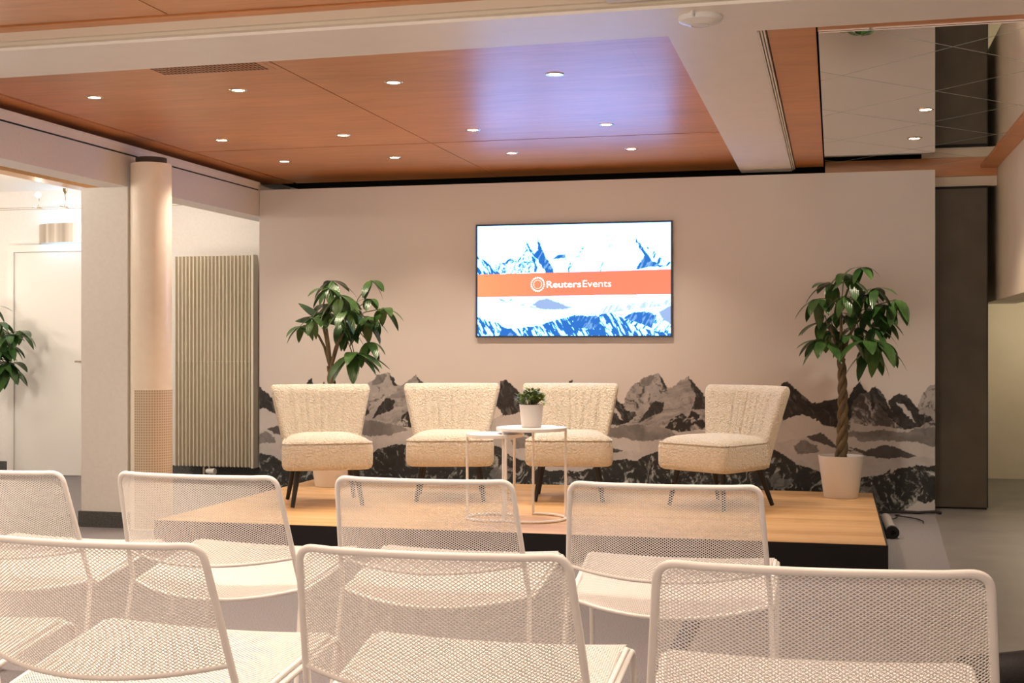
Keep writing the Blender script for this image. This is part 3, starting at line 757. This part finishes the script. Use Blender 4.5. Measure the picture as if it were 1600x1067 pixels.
# ================================================================== MESH CHAIRS (front = +Y)
def diamond(Sf, keep, A, B, p, q_, hole, th):
    verts = {}; vl = []; fl = []
    def pt(a, b, key):
        if key in verts: return verts[key]
        P = Sf(a, b); e_ = .002; du = Sf(a+e_, b)-Sf(a-e_, b); dv = Sf(a, b+e_)-Sf(a, b-e_); n = du.cross(dv).normalized()
        vl.append(P+n*th/2); vl.append(P-n*th/2); verts[key] = len(vl)-2; return len(vl)-2
    ni = int(A/p)+2; nj = int(B/q_)+2
    for s in (0, 1):
        for i in range(-ni, ni+1):
            for j in range(0, nj+1):
                ca, cb = (i+s*.5)*p, (j+s*.5)*q_
                if not keep(ca, cb): continue
                ia, ib = 2*i+s, 2*j+s
                oc = [pt(ca+p/2, cb, (ia+1, ib)), pt(ca, cb+q_/2, (ia, ib+1)), pt(ca-p/2, cb, (ia-1, ib)), pt(ca, cb-q_/2, (ia, ib-1))]
                ic = [pt(ca+p/2*hole, cb, (ia, ib, 0)), pt(ca, cb+q_/2*hole, (ia, ib, 1)), pt(ca-p/2*hole, cb, (ia, ib, 2)), pt(ca, cb-q_/2*hole, (ia, ib, 3))]
                for k in range(4):
                    k2 = (k+1) % 4
                    fl.append((oc[k], oc[k2], ic[k2], ic[k])); fl.append((oc[k]+1, ic[k]+1, ic[k2]+1, oc[k2]+1)); fl.append((ic[k], ic[k2], ic[k2]+1, ic[k]+1))
    m_ = MB(); m_.v = [tuple(x) for x in vl]; m_.f = fl; return m_
def raw_build(mb, name, m, parent):
    me = bpy.data.meshes.new(name); me.from_pydata(mb.v, [], mb.f); me.materials.append(m)
    o = bpy.data.objects.new(name, me); C.objects.link(o); o.parent = parent; return o
TOPZ, BOTZ = .757, .521
def lerp(a, b, t): return a+(b-a)*t
def S_back(a, b):          # a metres across, b metres up from the lower bar
    t = b/.26; hw = lerp(.272, .255, t); u = a/hw; k = 1-u*u
    return V((a, lerp(-.243, -.320, t)-lerp(.085, .035, t)*k, lerp(BOTZ, TOPZ, t)-.022*k*(1-t)))
def S_seat(a, b):          # b metres forward from the rear bar
    t = b/.455; hw = lerp(.270, .283, t); u = a/hw; k = max(-.2, 1-u*u); fr_ = max(0, t-.86)/.14
    return V((a, lerp(-.212, .236, t)-.065*k*max(0, 1-t)**1.3, lerp(.425, .499, min(1, t*1.05))-.030*k*(1-t*.75)-.030*fr_*fr_))
def make_mesh_chair(label):
    t = thing('mesh_chair', label, 'chair', group='white mesh chairs facing the stage')
    def kb(a, b):
        tt = b/.26; hw = lerp(.272, .255, tt)-.006
        if not (.002 < b < .257 and abs(a) < hw): return False
        r = .044; dx, dy = abs(a)-(hw-r), b-(.257-r)
        return not (dx > 0 and dy > 0 and dx*dx+dy*dy > r*r)
    raw_build(diamond(S_back, kb, .28, .26, .0102, .0068, .72, .0015), 'backrest', M['white_metal'], t)
    def ks(a, b):
        tt = b/.455; hw = lerp(.270, .283, tt)-.005
        if not (.002 < b < .454 and abs(a) < hw): return False
        r = .05; dx, dy = abs(a)-(hw-r), b-(.454-r)
        return not (dx > 0 and dy > 0 and dx*dx+dy*dy > r*r)
    raw_build(diamond(S_seat, ks, .29, .455, .0102, .0068, .62, .0015), 'seat', M['white_metal'], t)
    # back frame: inverted U with bulged top bar, plus lower bar
    J = [(-.279, -.212, .43), (-.272, -.243, .521)]
    topb = [S_back(lerp(-.255, .255, i/16)*.72, .26) for i in range(17)]
    left = [V(J[0]), V(J[1]), V((-.2649, -.2753, .62))]
    cl = fillet([left[-1], V((-.254, -.322, .7595)), topb[0]], .066, 8); cr = [V((-p.x, p.y, p.z)) for p in cl][::-1]
    path = left[:-1]+cl+topb[1:-1]+cr+[V((-p.x, p.y, p.z)) for p in left[:-1]][::-1]
    fm = MB().tube(path, .0076, 10); lb = [S_back(lerp(-.271, .271, i/18), 0) for i in range(19)]
    fm.tube(lb, .0056, 8); fm.build('back_frame', M['white_metal'], t, smooth=True, sharp=60)
    rear = [S_seat(lerp(-.270, .270, i/16), 0) for i in range(17)]
    side = [S_seat(lerp(.272, .282, i/6), lerp(.04, .385, i/6)) for i in range(7)]
    fc = fillet([side[-1], S_seat(.283, .452), S_seat(.21, .455)], .05, 6)
    front = [S_seat(lerp(.2, -.2, i/10), .455) for i in range(11)]
    loop = rear+side+fc[1:-1]+front+[V((-p.x, p.y, p.z)) for p in fc[1:-1]][::-1]+[V((-p.x, p.y, p.z)) for p in side][::-1]
    MB().tube([p-V((0, 0, .003)) for p in loop], .006, 8, closed=True).build('seat_frame', M['white_metal'], t, smooth=True, sharp=60)
    for s in (-1, 1):
        MB().tube(fillet([(s*.281, -.19, .416), (s*.288, .232, .483), (s*.284, .262, 0)], .055, 8), .0075, 10).build('leg', M['white_metal'], t, smooth=True, sharp=60)
        MB().tube([(s*.279, -.212, .432), (s*.281, -.218, .39), (s*.296, -.30, 0)], .0075, 10).build('leg', M['white_metal'], t, smooth=True, sharp=60)
    return t
K0 = make_mesh_chair('white mesh chair in the near row, middle one of the three large backs')
K0.location = (-.709, 2.595, 0)
dup(K0, (-.034, 2.585, 0), math.radians(2), 'white mesh chair with the nearest and largest back, rightmost in the near row').scale = (1.07, 1, 1)
dup(K0, (-1.378, 2.57, 0), math.radians(-3), 'white mesh chair in the near row whose back is cut by the left picture edge')
dup(K0, (-2.045, 2.56, 0), 0, 'white mesh chair in the near row with only its seat showing at the left edge')
dup(K0, (-.449, 3.84, 0), math.radians(1), 'white mesh chair in the far row, rightmost, backed by the bare stage deck')
dup(K0, (-1.112, 3.82, 0), 0, 'white mesh chair in the far row directly before the side tables')
dup(K0, (-1.768, 3.785, 0), math.radians(-3), 'white mesh chair in the far row in front of the radiator and stage corner')
dup(K0, (-2.445, 3.765, 0), math.radians(-2), 'white mesh chair in the far row in front of the white door and pillar')
dup(K0, (-3.115, 3.78, 0), 0, 'white mesh chair in the far row with only its seat corner in view')

# ================================================================== RADIATOR, SCONCE, CABLE LIGHTS
rd = thing('radiator', 'tall cream column radiator with vertical fins on the rear wall', 'radiator', (-5.03, 10.1, 0))
mb = MB(); nf = 21; w0, w1 = -.352, .325
for i in range(nf):
    x = w0+(w1-w0)*i/(nf-1); mb.box(x-.004, x+.004, -.03, .02, .125, 1.885)
mb.build('fins', M['rad'], rd)
box(w0-.004, w1+.004, .008, .06, .13, 1.88).build('back_panel', M['rad'], rd)
box(w1+.012, w1+.034, -.028, .06, .118, 1.89).build('side_rail', M['rad'], rd)
box(w0-.004, w1+.012, -.012, .045, 1.0, 1.006).build('weld_seam', M['rad'], rd)
mb = MB(); mb.tube([(-.10, 0, .125), (-.10, 0, .03)], .011); mb.tube([(-.05, 0, .125), (-.05, 0, .03)], .011); mb.tube([(-.10, 0, .03), (-.10, .13, .03)], .011); mb.tube([(-.05, 0, .03), (-.05, .13, .03)], .011)
mb.build('pipes', M['chrome'], rd, smooth=True)
mb = MB(); mb.tube([(-.07, -.005, .085), (.01, -.02, .085)], [.02, .026], 14); mb.build('valve', M['plastic'], rd, smooth=True)
for bx_ in (-.3, .26):
    for bz_ in (.4, 1.6): box(bx_, bx_+.02, .05, .16, bz_, bz_+.03).build('bracket', M['rad'], rd)
sn = thing('wall_sconce', 'wide curved brushed steel wall lamp glowing blue-white above the door', 'wall lamp', (-6.40, 10.26, 0))
prof = []
for k in range(33):
    a = PI+PI*k/32; prof.append((.385*math.cos(a), .17*math.sin(a)))
mb = MB(); outer = [(x, y) for x, y in prof]; inner = [(x*.99, y*.98) for x, y in prof]; n = len(prof); vs = []
for z in (2.028, 2.194):
    for x, y in outer: vs.append((x, y, z))
for z in (2.028, 2.194):
    for x, y in inner: vs.append((x, y, z))
fs = []
for j in range(n-1):
    fs += [(j, j+1, n+j+1, n+j), (2*n+j, 3*n+j, 3*n+j+1, 2*n+j+1), (j, 2*n+j, 2*n+j+1, j+1), (n+j, n+j+1, 3*n+j+1, 3*n+j)]
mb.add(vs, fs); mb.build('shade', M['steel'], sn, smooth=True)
MB().tube([(-.30, -.055, 2.11), (.30, -.055, 2.11)], .013, 12).build('lamp_tube', M['cool'], sn, smooth=True)
box(-.32, .32, -.03, 0, 2.08, 2.14).build('mount', M['plastic'], sn)
cb = MB(); cb.tube([(-8.2, 9.3, 2.245), (-6.2, 9.3, 2.238), (-4.45, 9.3, 2.24)], .0022, 5); cb.tube([(-8.2, 9.42, 2.245), (-6.2, 9.42, 2.238), (-4.45, 9.42, 2.24)], .0022, 5)
tag(cb.build('low_voltage_cable', M['chrome'], smooth=True), 'thin twin lighting cables stretched under the ceiling of the side room', 'cable')
def cable_spot(label, x, hang):
    t = thing('cable_spotlight', label, 'spotlight', (x, 9.36, 2.24), 0, 'cable spotlights')
    mb = MB(); mb.tube([(0, -.06, .004), (0, .06, .004)], .005); mb.tube(fillet([(0, 0, .004), (.02, 0, .05), (.01, 0, .11)], .02), .0035) 
    mb.build('holder', M['chrome'], t, smooth=True)
    return t
t = cable_spot('lit cable spotlight with a glaring round bulb', -6.22, 1)
MB().sphere((.01, 0, .105), .022, 14).build('bulb', M['bulb'], t, smooth=True)
t = cable_spot('unlit slim cable spotlight to the right of the glaring one', -5.98, 1)
MB().lathe([(.004, .10), (.018, .125), (.024, .15), (.001, .15)], (.01, 0), 14).build('reflector', M['chrome'], t, smooth=True)
t = cable_spot('small cable spotlight above the radiator, right of the column', -5.25, 1)
MB().lathe([(.004, .0), (.018, -.02), (.028, -.035), (.001, -.03)], (0, 0), 14).build('reflector', M['chrome'], t, smooth=True)

# ================================================================== RIGHT SIDE AND FLOOR ODDMENTS
sp = thing('sliding_panel', 'tall dark olive sliding door panel beside the right end of the backdrop', 'door panel', (0, 0, 0))
box(.60, 1.030, 9.62, 9.655, .012, 2.225).build('leaf', M['olive'], sp)
box(1.030, 1.036, 9.617, 9.655, .012, 2.235).build('edge_strip', M['black'], sp)
box(.60, 1.034, 9.625, 9.655, 2.225, 2.243).build('top_track', M['black'], sp)
box(.60, 1.030, 9.63, 9.65, 0, .012).build('bottom_track', M['black'], sp)
tb = thing('cardboard_tube', 'grey tube with a black end ring lying by the stage corner', 'tube', (0, 0, 0))
MB().tube([(.322, 8.72, .034), (.335, 8.07, .034)], .032, 18).build('roll', M['pipe'], tb, smooth=True)
mb = MB(); mb.lathe([(.036, -.03), (.037, .03), (.014, .031), (.013, .015), (.001, .014)], n=20)
o = mb.build('end_cap', M['black'], tb, smooth=True); o.rotation_euler = (PI/2, 0, math.radians(1)); o.location = (.336, 8.05, .037)
tag(MB().tube([(.27, 9.20, .012), (.42, 9.235, .016), (.55, 9.24, .012), (.66, 9.25, .02), (.70, 9.27, .01)], .010, 8).build('power_cable', M['rubber'], smooth=True), 'thick black cable lying along the foot of the backdrop', 'cable')
pts = [(.28, 8.95, .012), (.31, 8.86, .03), (.37, 8.80, .016), (.42, 8.86, .04), (.38, 8.97, .022), (.44, 9.02, .01), (.52, 8.92, .012), (.56, 8.80, .01), (.55, 8.72, .008)]
sm_ = []
for i in range(len(pts)-1):
    for k in range(5): sm_.append(V(pts[i]).lerp(V(pts[i+1]), k/5))
for _ in range(3): sm_ = [sm_[0]]+[(sm_[i-1]+sm_[i]*2+sm_[i+1])/4 for i in range(1, len(sm_)-1)]+[sm_[-1]]
tag(MB().tube(sm_, .004, 6).build('loose_wire', M['rubber'], smooth=True), 'thin black wire looping loosely on the carpet behind the grey tube', 'wire')
mb = MB(); mb.loops([[(x+dx, y, z) for dx, z in ((-.036, 0), (-.024, .009), (.024, .009), (.036, 0))] for x, y in ((-.575, 4.55), (-.56, 5.25), (-.575, 6.0), (-.58, 6.72))])
tag(mb.build('cable_cover', M['rubber']), 'black cable cover strip on the carpet running toward the stage', 'cable cover')
bg = thing('padded_bag', 'black padded tubular bag lying at the lower right picture corner', 'bag', (.585, 4.47, 0))
pts = [(-.20, -.02, .07), (-.19, -.02, .07), (-.05, .0, .082), (.08, .02, .10), (.20, .05, .085), (.27, .07, .06), (.272, .07, .06)]
MB().tube(pts, [.05, .062, .066, .066, .062, .05, .01], 18).build('body', M['nylon'], bg, smooth=True)
MB().tube(fillet([(.03, -.03, .06), (.06, -.10, .03), (.13, -.14, .01), (.25, -.12, .01)], .04), .007, 8).build('strap', M['rubber'], bg, smooth=True)
MB().sphere((.13, -.14, .016), .014, 10).build('buckle', M['black'], bg, smooth=True)

# ================================================================== LIGHTS
WARM = (1.0, .84, .67)
def spot(x, y, z, e, ang=104, blend=.85, colr=WARM, r=.03):
    l = bpy.data.lights.new('spot', 'SPOT'); l.energy = e; l.spot_size = math.radians(ang); l.spot_blend = blend; l.color = colr; l.shadow_soft_size = r
    o = bpy.data.objects.new('spot_light', l); C.objects.link(o); o.location = (x, y, z); return o
def point(x, y, z, e, colr, r=.06):
    l = bpy.data.lights.new('point', 'POINT'); l.energy = e; l.color = colr; l.shadow_soft_size = r
    o = bpy.data.objects.new('lamp_or_fill_light', l); C.objects.link(o); o.location = (x, y, z); return o
E_SPOT = 58
for x, y, z in spots: spot(x, y, z, E_SPOT)
for y in (3.9, 2.6, 1.2, -.4):           # the same downlights carry on over the audience, out of view
    for x in cols+[.1]: spot(x, y, ZC-.03, E_SPOT*(1.5 if y > 2 else .7))
for x, y, z, e_ in ((-6.5, 8.6, 1.25, 32), (-5.25, 9.5, 2.1, 6), (-4.8, 9.5, 1.0, 2.2), (-6.8, 6.0, 2.2, 40), (-7.9, 9.2, 1.7, 24), (-7.2, 7.2, 2.2, 30), (-5.5, 6.0, 1.9, 14)): point(x, y, z, e_, (1, .86, .71), .08)  # side-room lamps plus unseen points added to fill door, radiator and pillar
point(-6.21, 9.36, 2.27, .8, (1, .85, .65), .04)
for x in (-6.66, -6.5, -6.3): point(x, 10.13, 2.25, .5, (.5, .76, 1), .05); point(x, 10.13, 2.0, .3, (.5, .76, 1), .05)
for x in (-3.2, -1.6, 0): point(x, 9.85, 1.3, 3.0, (1, .78, .55), .2)  # unseen points added behind the backdrop to brighten the ceiling above it
point(1.75, 11.0, 1.3, 13, (1, .86, .58), .1)
spot(2.2, 7.6, 2.38, 40, 140, colr=(1, .84, .62))

w = bpy.data.worlds.new('world'); bpy.context.scene.world = w; w.use_nodes = True
bgk = w.node_tree.nodes['Background']; bgk.inputs['Color'].default_value = (1, .86, .735, 1)
# added fill entering the open rear: stronger below the horizon for the ceiling, weaker above
nt = w.node_tree; tc = nt.nodes.new('ShaderNodeTexCoord'); sx = nt.nodes.new('ShaderNodeSeparateXYZ'); mr = nt.nodes.new('ShaderNodeMapRange')
nt.links.new(tc.outputs['Generated'], sx.inputs[0]); nt.links.new(sx.outputs['Z'], mr.inputs['Value'])
mr.inputs['From Min'].default_value = -.12; mr.inputs['From Max'].default_value = .10; mr.inputs['To Min'].default_value = 4.6; mr.inputs['To Max'].default_value = .35
nt.links.new(mr.outputs[0], bgk.inputs['Strength'])

sc = bpy.context.scene
sc.view_settings.view_transform = 'Standard'; sc.view_settings.look = 'None'; sc.view_settings.gamma = 1
sc.view_settings.use_curve_mapping = False; sc.view_settings.exposure = 0.0
